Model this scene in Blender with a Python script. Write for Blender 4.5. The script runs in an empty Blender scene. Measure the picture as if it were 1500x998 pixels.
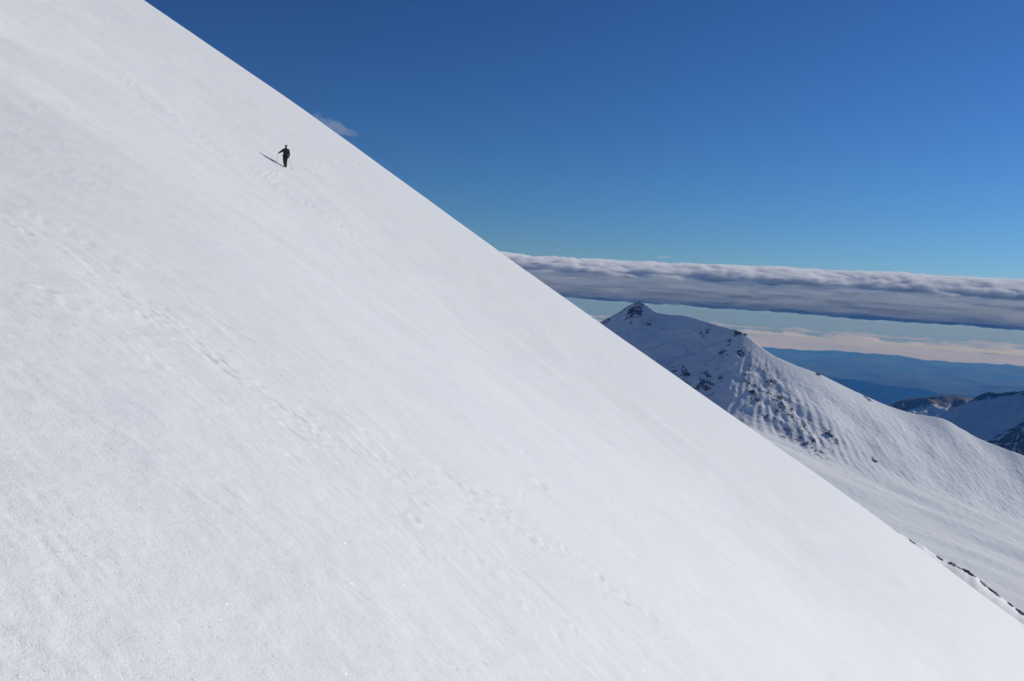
import bpy, bmesh, math, random
import numpy as np
from mathutils import Vector, Matrix
from mathutils import noise as mnoise

R = math.radians
random.seed(7)
scene = bpy.context.scene
COL = scene.collection

# ------------------------------------------------------------------ camera
W, H, FPX = 1500.0, 998.0, 1299.0           # photo size and focal length in photo pixels
PITCH, ROLL = R(-2.30), R(4.05)
fw = Vector((0, math.cos(PITCH), math.sin(PITCH)))
up0 = Vector((0, -math.sin(PITCH), math.cos(PITCH)))
rt0 = Vector((1, 0, 0))
rt = rt0 * math.cos(ROLL) + up0 * math.sin(ROLL)
up = up0 * math.cos(ROLL) - rt0 * math.sin(ROLL)
cam_d = bpy.data.cameras.new("camera")
cam = bpy.data.objects.new("camera", cam_d)
COL.objects.link(cam)
cam.matrix_world = Matrix(((rt.x, up.x, -fw.x, 0), (rt.y, up.y, -fw.y, 0), (rt.z, up.z, -fw.z, 0), (0, 0, 0, 1)))
cam_d.sensor_width = 36.0
cam_d.lens = 36.0 * FPX / W
cam_d.clip_start = 0.05
cam_d.clip_end = 600000.0
scene.camera = cam

# ------------------------------------------------------------------ sky, sun, exposure
SUN_EL, SUN_PHI = R(23.5), R(24.0)          # elevation, and angle beyond +X towards +Y
world = bpy.data.worlds.new("World")
scene.world = world
world.use_nodes = True
wn = world.node_tree
wn.nodes.clear()
sky = wn.nodes.new("ShaderNodeTexSky")
sky.sky_type = 'NISHITA'
sky.sun_disc = False
sky.sun_elevation = SUN_EL
sky.sun_rotation = math.pi / 2 - SUN_PHI
sky.altitude = 2600.0
sky.air_density = 1.4
sky.dust_density = 0.8
sky.ozone_density = 8.0
bg = wn.nodes.new("ShaderNodeBackground")
bg.inputs["Strength"].default_value = 0.0505
wo = wn.nodes.new("ShaderNodeOutputWorld")
gam = wn.nodes.new("ShaderNodeGamma")
gam.inputs["Gamma"].default_value = 1.4            # contrast curve on the sky colour: deeper overhead, paler low down
wn.links.new(sky.outputs[0], gam.inputs[0])
wn.links.new(gam.outputs[0], bg.inputs[0])
wn.links.new(bg.outputs[0], wo.inputs[0])

sun_d = bpy.data.lights.new("sun", 'SUN')
sun_d.energy = 4.6
sun_d.angle = R(0.53)
sun_d.color = (1.0, 0.955, 0.875)
sun = bpy.data.objects.new("sun", sun_d)
COL.objects.link(sun)
SUNV = Vector((math.cos(SUN_EL) * math.cos(SUN_PHI), math.cos(SUN_EL) * math.sin(SUN_PHI), math.sin(SUN_EL)))
sun.rotation_euler = SUNV.to_track_quat('Z', 'Y').to_euler()
sun.location = SUNV * 50

vs = scene.view_settings
vs.view_transform = 'Standard'
vs.look = 'None'
vs.exposure = -0.55
vs.gamma = 1.0
vs.use_curve_mapping = False
cy = scene.cycles
cy.volume_bounces = 16
cy.max_bounces = 18
cy.diffuse_bounces = 4
cy.sample_clamp_indirect = 8.0

# ------------------------------------------------------------------ helpers
def link(o, parent=None):
    COL.objects.link(o)
    if parent is not None:
        o.parent = parent
    return o

def tag(o, label=None, cat=None, group=None, kind=None):
    if label: o["label"] = label
    if cat: o["category"] = cat
    if group: o["group"] = group
    if kind: o["kind"] = kind
    return o

def empty(name, loc):
    o = bpy.data.objects.new(name, None)
    o.empty_display_size = 0.2
    o.location = loc
    return link(o)

def ray(px, py):
    return np.array(fw + rt * ((px - W / 2) / FPX) - up * ((py - H / 2) / FPX))

def at_y(px, py, y):
    d = ray(px, py)
    return d * (y / d[1])

def np_mesh(name, verts, quads, mat=None, smooth=True, attrs=None):
    me = bpy.data.meshes.new(name)
    verts = np.ascontiguousarray(verts, dtype=np.float32)
    quads = np.ascontiguousarray(quads, dtype=np.int32)
    k = quads.shape[1]
    me.vertices.add(len(verts))
    me.vertices.foreach_set("co", verts.ravel())
    me.loops.add(quads.size)
    me.loops.foreach_set("vertex_index", quads.ravel())
    me.polygons.add(len(quads))
    me.polygons.foreach_set("loop_start", np.arange(0, quads.size, k, dtype=np.int32))
    me.polygons.foreach_set("loop_total", np.full(len(quads), k, dtype=np.int32))
    me.polygons.foreach_set("use_smooth", np.full(len(quads), smooth, dtype=bool))
    me.update(calc_edges=True)
    if attrs:
        for an, av in attrs.items():
            a = me.attributes.new(an, 'FLOAT', 'POINT')
            a.data.foreach_set("value", np.ascontiguousarray(av, dtype=np.float32).ravel())
    if mat: me.materials.append(mat)
    return bpy.data.objects.new(name, me)

def grid_quads(n0, n1, wrap=False):
    i = np.arange(n0 - 1)[:, None]
    m = n1 if wrap else n1 - 1
    j = np.arange(m)[None, :]
    j2 = (j + 1) % n1
    return np.stack([i * n1 + j, i * n1 + j2, (i + 1) * n1 + j2, (i + 1) * n1 + j], -1).reshape(-1, 4)

def _hash(ix, iy, seed):
    h = (ix.astype(np.int64) * 374761393 + iy.astype(np.int64) * 668265263 + seed * 974634777) & 0xFFFFFFFF
    h = ((h ^ (h >> 13)) * 1274126177) & 0xFFFFFFFF
    h = h ^ (h >> 16)
    return h

def perlin(x, y, seed=0):
    x = np.asarray(x, dtype=np.float64); y = np.asarray(y, dtype=np.float64)
    ix = np.floor(x); iy = np.floor(y)
    fx = x - ix; fy = y - iy
    ix = ix.astype(np.int64); iy = iy.astype(np.int64)
    def g(a, b, dx, dy):
        an = _hash(a, b, seed) * (2 * np.pi / 4294967296.0)
        return np.cos(an) * dx + np.sin(an) * dy
    u = fx * fx * fx * (fx * (fx * 6 - 15) + 10)
    v = fy * fy * fy * (fy * (fy * 6 - 15) + 10)
    n00 = g(ix, iy, fx, fy); n10 = g(ix + 1, iy, fx - 1, fy)
    n01 = g(ix, iy + 1, fx, fy - 1); n11 = g(ix + 1, iy + 1, fx - 1, fy - 1)
    return ((n00 * (1 - u) + n10 * u) * (1 - v) + (n01 * (1 - u) + n11 * u) * v) * 1.5

def fbm(x, y, octs=5, seed=0, gain=0.5, lac=2.03):
    s = 0.0; a = 1.0; f = 1.0
    for k in range(octs):
        s = s + a * perlin(x * f + 17.3 * k, y * f - 9.1 * k, seed + k)
        a *= gain; f *= lac
    return s

def ridged(x, y, octs=5, seed=0, gain=0.5):
    s = 0.0; a = 1.0; f = 1.0
    for k in range(octs):
        s = s + a * (1 - 2 * np.abs(perlin(x * f + 5.7 * k, y * f + 3.3 * k, seed + k)))
        a *= gain; f *= 2.07
    return s

def sstep(a, b, x):
    t = np.clip((x - a) / (b - a), 0, 1)
    return t * t * (3 - 2 * t)

def smax(a, b, k):
    h = np.clip(0.5 + 0.5 * (a - b) / k, 0, 1)
    return b * (1 - h) + a * h + k * h * (1 - h)

# ------------------------------------------------------------------ materials
def new_mat(name):
    m = bpy.data.materials.new(name)
    m.use_nodes = True
    nt = m.node_tree
    b = nt.nodes["Principled BSDF"]
    return m, nt, b

def noise_node(nt, scale, detail=4, rough=0.5, vec=None, dist=0.0):
    n = nt.nodes.new("ShaderNodeTexNoise")
    n.inputs["Scale"].default_value = scale
    n.inputs["Detail"].default_value = detail
    n.inputs["Roughness"].default_value = rough
    n.inputs["Distortion"].default_value = dist
    if vec is not None: nt.links.new(vec, n.inputs["Vector"])
    return n

def ramp(nt, fac, stops):
    r = nt.nodes.new("ShaderNodeValToRGB")
    while len(r.color_ramp.elements) < len(stops): r.color_ramp.elements.new(0.5)
    for e, (p, c) in zip(r.color_ramp.elements, stops):
        e.position = p; e.color = (*c, 1) if len(c) == 3 else c
    nt.links.new(fac, r.inputs["Fac"])
    return r

def math_node(nt, op, a, b=None, clamp=False):
    n = nt.nodes.new("ShaderNodeMath"); n.operation = op; n.use_clamp = clamp
    for i, v in enumerate((a, b)):
        if v is None: continue
        if isinstance(v, (int, float)): n.inputs[i].default_value = v
        else: nt.links.new(v, n.inputs[i])
    return n.outputs[0]

def simple_mat(name, col, rough=0.8, var=0.25, scale=40.0, bump=0.15, metal=0.0):
    m, nt, b = new_mat(name)
    tc = nt.nodes.new("ShaderNodeTexCoord")
    n = noise_node(nt, scale, 4, 0.6, tc.outputs["Object"])
    lo = tuple(c * (1 - var) for c in col); hi = tuple(min(1, c * (1 + var)) for c in col)
    r = ramp(nt, n.outputs["Fac"], [(0.3, lo), (0.7, hi)])
    nt.links.new(r.outputs[0], b.inputs["Base Color"])
    b.inputs["Roughness"].default_value = rough
    b.inputs["Metallic"].default_value = metal
    bp = nt.nodes.new("ShaderNodeBump"); bp.inputs["Strength"].default_value = bump; bp.inputs["Distance"].default_value = 0.004
    nt.links.new(n.outputs["Fac"], bp.inputs["Height"])
    nt.links.new(bp.outputs[0], b.inputs["Normal"])
    return m

def near_snow_mat():
    m, nt, b = new_mat("wind_packed_snow")
    tc = nt.nodes.new("ShaderNodeTexCoord")
    obj = tc.outputs["Object"]
    big = noise_node(nt, 0.35, 5, 0.55, obj)
    cr = ramp(nt, big.outputs["Fac"], [(0.32, (0.805, 0.825, 0.845)), (0.55, (0.825, 0.838, 0.84)), (0.72, (0.845, 0.85, 0.83))])
    nt.links.new(cr.outputs[0], b.inputs["Base Color"])
    b.inputs["Specular IOR Level"].default_value = 0.25
    # grain
    fine = noise_node(nt, 100.0, 6, 0.7, obj)
    mid = noise_node(nt, 7.0, 7, 0.66, obj)
    b1 = nt.nodes.new("ShaderNodeBump"); b1.inputs["Strength"].default_value = 0.45; b1.inputs["Distance"].default_value = 0.02
    nt.links.new(mid.outputs["Fac"], b1.inputs["Height"])
    b2 = nt.nodes.new("ShaderNodeBump"); b2.inputs["Strength"].default_value = 0.7; b2.inputs["Distance"].default_value = 0.006
    nt.links.new(fine.outputs["Fac"], b2.inputs["Height"])
    nt.links.new(b1.outputs[0], b2.inputs["Normal"])
    # ice crystals: scattered glossy facets, each tilted its own way
    vo = nt.nodes.new("ShaderNodeTexVoronoi"); vo.inputs["Scale"].default_value = 130.0
    nt.links.new(obj, vo.inputs["Vector"])
    sep = nt.nodes.new("ShaderNodeSeparateColor"); nt.links.new(vo.outputs["Color"], sep.inputs[0])
    pick = math_node(nt, 'GREATER_THAN', sep.outputs[0], 0.93)
    spot = math_node(nt, 'LESS_THAN', vo.outputs["Distance"], 0.42)
    fac = math_node(nt, 'MULTIPLY', pick, spot)
    tilt = nt.nodes.new("ShaderNodeVectorMath"); tilt.operation = 'SUBTRACT'
    nt.links.new(vo.outputs["Color"], tilt.inputs[0]); tilt.inputs[1].default_value = (0.965, 0.5, 0.5)
    tl_ = nt.nodes.new("ShaderNodeVectorMath"); tl_.operation = 'MULTIPLY'; nt.links.new(tilt.outputs[0], tl_.inputs[0]); tl_.inputs[1].default_value = (8.0, 1.4, 1.4)
    ad = nt.nodes.new("ShaderNodeVectorMath"); ad.operation = 'ADD'
    geo = nt.nodes.new("ShaderNodeNewGeometry"); nt.links.new(geo.outputs["Normal"], ad.inputs[0]); nt.links.new(tl_.outputs[0], ad.inputs[1])
    nz = nt.nodes.new("ShaderNodeVectorMath"); nz.operation = 'NORMALIZE'; nt.links.new(ad.outputs[0], nz.inputs[0])
    mxn = nt.nodes.new("ShaderNodeMix"); mxn.data_type = 'VECTOR'
    nt.links.new(fac, mxn.inputs["Factor"]); nt.links.new(b2.outputs[0], mxn.inputs[4]); nt.links.new(nz.outputs[0], mxn.inputs[5])
    nt.links.new(mxn.outputs[1], b.inputs["Normal"])
    rr = nt.nodes.new("ShaderNodeMapRange"); nt.links.new(fac, rr.inputs["Value"])
    rr.inputs["To Min"].default_value = 0.62; rr.inputs["To Max"].default_value = 0.22
    nt.links.new(rr.outputs[0], b.inputs["Roughness"])
    return m

def snow_rock_mat(name, thresh=0.5, nscale=0.05, snow=(0.76, 0.785, 0.815), rock1=(0.035, 0.036, 0.04), rock2=(0.11, 0.10, 0.095), bump=0.6, bdist=1.2):
    m, nt, b = new_mat(name)
    tc = nt.nodes.new("ShaderNodeTexCoord"); obj = tc.outputs["Object"]
    at = nt.nodes.new("ShaderNodeAttribute"); at.attribute_name = "rock"
    n1 = noise_node(nt, nscale, 6, 0.62, obj)
    n2 = noise_node(nt, nscale * 5, 5, 0.65, obj)
    f = math_node(nt, 'ADD', math_node(nt, 'MULTIPLY', n1.outputs["Fac"], 0.56), math_node(nt, 'MULTIPLY', n2.outputs["Fac"], 0.44))
    f = math_node(nt, 'ADD', math_node(nt, 'MULTIPLY', math_node(nt, 'SUBTRACT', f, 0.5), 3.2), at.outputs["Fac"])
    mk = ramp(nt, f, [(thresh, (0, 0, 0)), (thresh + 0.045, (1, 1, 1))])
    rc = ramp(nt, n2.outputs["Fac"], [(0.35, rock1), (0.68, rock2)])
    sc = ramp(nt, n1.outputs["Fac"], [(0.3, tuple(c * 0.95 for c in snow)), (0.7, snow)])
    mx = nt.nodes.new("ShaderNodeMix"); mx.data_type = 'RGBA'
    nt.links.new(mk.outputs[0], mx.inputs["Factor"])
    nt.links.new(sc.outputs[0], mx.inputs["A"]); nt.links.new(rc.outputs[0], mx.inputs["B"])
    nt.links.new(mx.outputs["Result"], b.inputs["Base Color"])
    b.inputs["Roughness"].default_value = 0.85
    b.inputs["Specular IOR Level"].default_value = 0.2
    bp = nt.nodes.new("ShaderNodeBump"); bp.inputs["Strength"].default_value = bump; bp.inputs["Distance"].default_value = bdist
    hh = math_node(nt, 'ADD', n2.outputs["Fac"], math_node(nt, 'MULTIPLY', mk.outputs[0], 0.7))
    nt.links.new(hh, bp.inputs["Height"])
    nt.links.new(bp.outputs[0], b.inputs["Normal"])
    return m

def volume_mat(name, density, color=(1, 1, 1), aniso=0.0, absorb=(1, 1, 1)):
    m = bpy.data.materials.new(name); m.use_nodes = True
    nt = m.node_tree; nt.nodes.clear()
    v = nt.nodes.new("ShaderNodeVolumePrincipled")
    v.inputs["Color"].default_value = (*color, 1)
    v.inputs["Density"].default_value = density
    v.inputs["Density Attribute"].default_value = ""
    v.inputs["Anisotropy"].default_value = aniso
    v.inputs["Absorption Color"].default_value = (*absorb, 1)
    o = nt.nodes.new("ShaderNodeOutputMaterial")
    nt.links.new(v.outputs[0], o.inputs["Volume"])
    return m

# ------------------------------------------------------------------ near snow slope
pA, pB = ray(210, 0), ray(1437, 868)
n = np.cross(pA, pB); n /= np.linalg.norm(n)
if n[2] < 0: n = -n
F = np.array(fw)
e2 = F - n * F.dot(n); e2 /= np.linalg.norm(e2)
e1 = np.cross(e2, n); e1 /= np.linalg.norm(e1)      # points right and downhill
TS, TR = 112.0, 330.0                                # depth of the skyline and of the rib behind it

def at_t(px, py, t):
    d = ray(px, py)
    p = d * (t / d.dot(e2))
    return p.dot(e1), p.dot(n)

def curve(pts, t):
    a = np.array([at_t(px, py, t) for px, py in pts])
    return a[:, 0], a[:, 1]

sky_s, sky_d = curve([(-300, -372), (0, -152), (210, 0), (418, 142), (520, 215), (740, 375), (900, 488), (1060, 600), (1200, 697), (1297, 767), (1378, 826), (1438, 871), (1500, 916), (1700, 1060)], TS)
rib_s, rib_d = curve([(900, 560), (1200, 716), (1280, 768), (1300, 769), (1330, 786), (1355, 803), (1378, 816), (1400, 829), (1425, 842), (1450, 862), (1480, 884), (1500, 898), (1560, 945), (1700, 1050)], TR)

KT = np.array([-400., -60., 0., 8., 30., 50., 69., 90., 112.])
KD = np.array([-10., 0.6, -1.42, -1.93, -3.65, -5.05, -4.50, -1.75, 0.0])
KM = np.array([0.02, 0.0, -0.05, -0.072, -0.085, -0.03, 0.105, 0.125, 0.0])
def hermite(t):
    i = np.clip(np.searchsorted(KT, t) - 1, 0, len(KT) - 2)
    h = KT[i + 1] - KT[i]; u = np.clip((t - KT[i]) / h, 0, 1)
    return ((2*u**3 - 3*u**2 + 1) * KD[i] + (u**3 - 2*u**2 + u) * h * KM[i] + (-2*u**3 + 3*u**2) * KD[i+1] + (u**3 - u**2) * h * KM[i+1])

def slope_base(s, t):
    sk = np.interp(s, sky_s, sky_d)
    A = hermite(np.minimum(t, TS)) + sk * sstep(15, TS, t) - 0.0028 * np.clip(s + 2, -30, 40) ** 2 * (1 - sstep(25, 70, t)) * sstep(-4, 4, t) - np.where(s < 0, 0.17, 0.10) * s * s / (np.abs(t) + 1.5) * (1 - sstep(7, 30, np.abs(t)))
    q = np.maximum(t - TS, 0)
    A = A - q * q / 220.0
    cr = np.interp(s, rib_s, rib_d)
    q2 = t - TR
    B = np.where(q2 < 0, cr - 0.95 * (np.sqrt(q2 * q2 + 9.0) - 3.0), cr - 0.15 * q2 - q2 * q2 / 300.0)
    B = np.where(q2 > 80, cr - 33.3 - 0.68 * (q2 - 80), B)
    B = B + 0.5 * fbm(s / 9.0, t / 14.0, 4, 61)
    A = np.maximum(A, -260.0); 
    return np.where(t > TS, smax(A, B, 1.2), A)

def slope_large(s, t):
    fade = 1 - 0.75 * sstep(65, 105, t)
    d = 0.16 * fbm(s / 16.0, t / 9.0, 3, 3) * sstep(2, 25, t) * fade
    d += 0.035 * fbm(s / 4.2, t / 2.4, 4, 9) * fade
    return d

def slope_hit(px, py):
    d = ray(px, py)
    a, b, c = d.dot(e1), d.dot(e2), d.dot(n)
    t = np.concatenate([np.linspace(0.8, 20, 4000), np.linspace(20, 200, 9000)])
    k = t / b
    g = k * c - slope_base(k * a, t) - slope_large(k * a, t)
    i = int(np.argmax(g < 0))
    return k[i] * a, t[i]

def slope_point(s, t, d=None):
    s = np.asarray(s); t = np.asarray(t)
    if d is None: d = slope_base(s, t) + slope_large(s, t)
    return s[..., None] * e1 + t[..., None] * e2 + np.asarray(d)[..., None] * n

th = np.concatenate([np.linspace(-180, -46, 60)[:-1], np.arange(-46, 50, 0.078), np.linspace(50, 180, 60)[:-1]])
th = np.radians(th)
rows = [0.25, 0.5, 0.75, 1.0, 1.2]
r = 1.3
while r < 720:
    rows.append(r)
    lim = 0.0085 if 38 < r < 110 else (0.004 if 315 < r < 500 else 0.017)
    r += min(r * r / (FPX * 1.4) * (1.15 if 2.8 < r < 9 else 2.2) + 0.001, r * lim)
rows = np.array(rows)
NR, NT = len(rows), len(th)
RR = np.minimum(rows[:, None], 255.0 / np.maximum(-np.sin(th), 1e-3)[None, :] + rows[:, None] * 0.002)
RR = np.where(np.cos(th)[None, :] < 0, np.minimum(RR, 120 + rows[:, None] * 0.002), RR)
S = RR * np.sin(th)[None, :]; T = RR * np.cos(th)[None, :]
Dv = slope_base(S, T) + slope_large(S, T)
nearw = np.exp(-T / 14.0)
# wind ripples and small sastrugi, longer along the fall line
wx = S + 0.25 * fbm(S / 1.7, T / 1.7, 2, 21); wy = T + 0.25 * fbm(S / 1.3, T / 1.3, 2, 23)
Dv += 0.005 * fbm(S / 0.34 + 3.1, T / 0.27, 4, 33) * (1 - sstep(3, 9, T))
Dv += 0.010 * (0.25 + 0.75 * sstep(2.0, 7.0, T)) * fbm(wx / 0.62, wy / 0.30, 4, 31) * (0.35 + 0.65 * sstep(-0.3, 0.5, fbm(S / 5, T / 5, 2, 35))) 
Dv += 0.0045 * fbm(S / 0.15, T / 0.09, 3, 41) * np.exp(-T / 9.0) * (0.3 + sstep(-0.2, 0.5, fbm(S / 1.6, T / 1.6, 3, 37)))
streak = sstep(0.15, 0.75, fbm(S / 7.0, T / 0.9, 3, 51))
Dv += 0.012 * streak * fbm(S / 0.8, T / 0.22, 4, 53) * sstep(1.5, 5, T)

# dents, scrapes and the trodden tracks
def stamp(s0, t0, ls, lt, depth, ang=0.0, rim=0.35):
    depth = depth * 0.45
    sel = np.nonzero((np.abs(S - s0) < 3.2 * max(ls, lt)) & (np.abs(T - t0) < 3.2 * max(ls, lt)))
    if len(sel[0]) == 0: return
    ds = S[sel] - s0; dt = T[sel] - t0
    ca, sa = math.cos(ang), math.sin(ang)
    u = (ds * ca + dt * sa) / ls; v = (-ds * sa + dt * ca) / lt
    q = u * u + v * v
    Dv[sel] += -depth * np.exp(-q * 1.4) + rim * depth * np.exp(-((np.sqrt(q) - 1.5) ** 2) * 4)

rng = np.random.RandomState(5)
def scrape(px, py, length, depth=0.16, ratio=0.5, jitter=0):
    s0, t0 = slope_hit(px, py)
    m = length * t0 / FPX
    stamp(s0, t0, 0.75 * m, max(0.5 * m * ratio * (1.0 + 0.12 * t0), 0.95 * t0 * t0 / 1580.0), depth * m, rng.uniform(-0.2, 0.2), 0.2)

for px, py, L in [(126,356,10),(118,380,12),(176,430,10),(214,444,22),(222,456,14),(252,482,12),(286,500,14),(290,512,16),(301,521,20),(318,518,18),(322,528,14),(326,542,22),(336,540,14),
                  (375,570,18),(384,566,10),(396,584,22),(410,596,14),(428,605,24),(436,612,16),(428,633,24),(448,602,12),(524,662,18),(534,632,7),(519,654,12),(559,672,8),(572,697,9),
                  (651,692,14),(657,699,8),(709,717,12),(790,709,11),(794,713,9),(768,661,7),(735,747,12),(743,746,9),(764,723,7),(779,787,10),(798,799,7),(877,845,12),(911,879,14),(954,903,14),(948,896,8),(705,969,16),(683,980,6),(668,978,6),(698,897,6)]:
    scrape(px, py, 1.2 * L, 0.52, 0.13)
TL = [(40, 318), (120, 356), (176, 425), (250, 480), (310, 522), (380, 575), (440, 622), (520, 655), (600, 690), (690, 730), (780, 790), (870, 845), (950, 905)]
for k in range(170):
    u = rng.uniform(0, len(TL) - 1.001); i0 = int(u); u -= i0
    scrape(TL[i0][0] * (1 - u) + TL[i0 + 1][0] * u + rng.normal() * 11, TL[i0][1] * (1 - u) + TL[i0 + 1][1] * u + rng.normal() * 9, rng.uniform(5, 15), rng.uniform(0.2, 0.5), 0.13)

def track(pts, gap, ls, lt, depth, jit):
    P = [slope_hit(*p) for p in pts]
    acc = 0.0; side = 1
    for (a, b), (c, d) in zip(P[:-1], P[1:]):
        seg = math.hypot(c - a, d - b)
        k = acc
        while k < seg:
            f = k / seg
            side = -side
            nx, ny = -(d - b) / seg, (c - a) / seg
            o = side * 0.14 + rng.uniform(-jit, jit)
            stamp(a + (c - a) * f + nx * o, b + (d - b) * f + ny * o, ls * rng.uniform(0.8, 1.3), lt * rng.uniform(0.8, 1.3), depth * rng.uniform(0.5, 1.3), rng.uniform(-0.5, 0.5), 0.6)
            k += gap * rng.uniform(0.75, 1.25)
        acc = k - seg
track([(388,259),(417,246),(449,252),(481,244),(508,241),(530,238)], 0.62, 0.14, 0.28, 0.075, 0.10)
track([(170,108),(205,138),(240,160),(300,203),(353,237),(388,256)], 0.7, 0.15, 0.30, 0.07, 0.25)
track([(388,259),(415,280),(460,304),(487,325),(532,349)], 0.9, 0.18, 0.5, 0.07, 0.3)
track([(0,86),(60,130),(110,170),(180,220)], 1.2, 0.22, 0.5, 0.06, 0.3)
track([(60,412),(130,440),(200,500),(300,560)], 0.30, 0.05, 0.09, 0.010, 0.25)
track([(560,700),(640,770),(720,830),(800,900),(850,960)], 0.22, 0.04, 0.07, 0.008, 0.3)
track([(800,780),(880,850),(960,910),(1060,990)], 0.22, 0.04, 0.08, 0.009, 0.3)
track([(808,478),(836,510),(880,540)], 0.8, 0.16, 0.6, 0.07, 0.2)

verts = slope_point(S, T, Dv).reshape(-1, 3)
centre = slope_point(np.array([0.0]), np.array([0.0]), np.array([float(Dv[0].mean())]))
q = grid_quads(NR, NT, wrap=True)
snow_near = near_snow_mat()
slope_ob = np_mesh("snow_slope", np.vstack([verts]), q, snow_near)
# close the tiny hole under the photographer
bmh = bmesh.new(); bmh.from_mesh(slope_ob.data); bmh.verts.ensure_lookup_table()
try:
    fce = bmh.faces.new([bmh.verts[i] for i in range(NT)]); fce.smooth = True
except Exception: pass
bmesh.ops.recalc_face_normals(bmh, faces=[f for f in bmh.faces if len(f.verts) > 4])
bmh.to_mesh(slope_ob.data); bmh.free()
link(slope_ob); tag(slope_ob, kind="structure")

# ------------------------------------------------------------------ mountains
def crest_field(crest_px, X, Y, smooth=0):
    """distance to the crest line (positive on the camera side) and crest height at the nearest place"""
    C0 = np.array([at_y(*p) for p in crest_px])
    pts = []
    for k in range(len(C0) - 1):                        # smooth the line through its points
        a, b, c, d = C0[max(k - 1, 0)], C0[k], C0[k + 1], C0[min(k + 2, len(C0) - 1)]
        for u in np.arange(0, 1, 0.25):
            pts.append(0.5 * (2 * b + (c - a) * u + (2 * a - 5 * b + 4 * c - d) * u * u + (3 * b - a - 3 * c + d) * u ** 3))
    C = np.array(pts + [C0[-1]])
    if smooth:
        ker = np.exp(-(np.arange(-3 * smooth, 3 * smooth + 1) / smooth) ** 2 / 2); ker /= ker.sum()
        pad = np.vstack([np.repeat(C[:1], 3 * smooth, 0), C, np.repeat(C[-1:], 3 * smooth, 0)])
        C = np.stack([np.convolve(pad[:, i], ker, 'valid') for i in range(3)], -1)
    best = np.full(X.shape, 1e9); zc = np.zeros(X.shape); side = np.ones(X.shape); along = np.zeros(X.shape)
    L = 0.0
    for a, b in zip(C[:-1], C[1:]):
        v = b[:2] - a[:2]; l2 = v.dot(v)
        u = np.clip(((X - a[0]) * v[0] + (Y - a[1]) * v[1]) / l2, 0, 1)
        dx = X - a[0] - u * v[0]; dy = Y - a[1] - u * v[1]
        dd = np.hypot(dx, dy)
        sel = dd < best
        best = np.where(sel, dd, best); zc = np.where(sel, a[2] + u * (b[2] - a[2]), zc)
        cr = v[0] * (Y - a[1]) - v[1] * (X - a[0])
        side = np.where(sel, np.where(cr < 0, 1.0, -1.0), side)
        along = np.where(sel, L + u * math.sqrt(l2), along)
        L += math.sqrt(l2)
    return best, zc, side, along

CREST = [(560, 690, 1900), (700, 585, 1800), (800, 520, 1710), (850, 490, 1670), (875, 474, 1650), (890, 466, 1637), (905, 458, 1625), (922, 447, 1610), (935, 443, 1600), (946, 446, 1590), (955, 452, 1580), (965, 458, 1570), (985, 461, 1550), (1000, 462, 1536),
         (1018, 466, 1520), (1030, 470, 1508), (1045, 474, 1496), (1060, 479, 1485), (1085, 486, 1466), (1095, 492, 1459), (1110, 504, 1450), (1130, 519, 1442), (1160, 533, 1440), (1200, 548, 1448), (1250, 572, 1467), (1300, 594, 1488), (1340, 606, 1500), (1380, 613, 1508), (1405, 626, 1511),
         (1430, 640, 1513), (1465, 655, 1512), (1500, 668, 1510), (1600, 715, 1510), (1750, 790, 1530), (1950, 880, 1560)]
gx = np.arange(-120, 1330, 2.3); gy = np.concatenate([np.arange(420, 1180, 4.5), np.arange(1180, 1760, 2.0), np.arange(1760, 2300, 12)])
X, Y = np.meshgrid(gx, gy)
fl = np.array([at_y(1062, 597, 1370), at_y(1180, 660, 1330), at_y(1350, 722, 1400), at_y(1500, 748, 1440), at_y(1300, 772, 900), at_y(1500, 880, 850)])
co, *_ = np.linalg.lstsq(np.c_[fl[:, 0], fl[:, 1], np.ones(len(fl))], fl[:, 2], rcond=None)

def mountain_h(X, Y):
    wxx = X + 5 * fbm(X / 90, Y / 90, 2, 101); wyy = Y + 5 * fbm(X / 90, Y / 90, 2, 103)
    dist, zc, side, along = crest_field(CREST, X, Y)
    dist2, zc2, _, along = crest_field(CREST, wxx, wyy, 7)
    w = sstep(0, 75, dist)
    front = (zc - 0.80 * dist) * (1 - w) + (zc2 - 0.80 * dist2) * w
    front = front + 0.00055 * dist * dist * (dist < 700)
    back = zc - 0.55 * dist
    z = np.where(side > 0, front, back)
    floor = co[0] * X + co[1] * Y + co[2]
    floor = floor + 6.0 * fbm(X / 230 + Y / 300, Y / 110, 2, 111) + 0.9 * fbm(X / 110, Y / 45, 2, 113)
    floor = np.where(side > 0, floor, -900.0)
    amp = sstep(4, 40, dist)
    gl = ridged(along / 34.0, dist / 150.0, 4, 121)
    ribz = np.exp(-((X - 385 - 0.30 * (1460 - Y)) / 55.0) ** 2)
    shade = 1 - sstep(360, 470, X + 0.25 * (Y - 1450))
    z = z + np.where(side > 0, 1, 0) * amp * ((0.05 + 0.6 * shade) * (gl - 0.6) + (0.38 + 0.7 * shade + 1.5 * ribz) * fbm(X / 24, Y / 24, 5, 131, 0.62) + 1.6 * fbm(X / 95, Y / 95, 3, 133) + 0.42 * fbm(X / 8, Y / 8, 4, 135, 0.62))
    z = smax(z, floor, 14.0)
    z += 0.35 * fbm(X / 9, Y / 7, 3, 141) * (0.4 + amp)
    z = np.maximum(z, -620.0)
    return z, dist, side, along, zc

Z, DI, SI, AL, ZC = mountain_h(X, Y)

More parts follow.
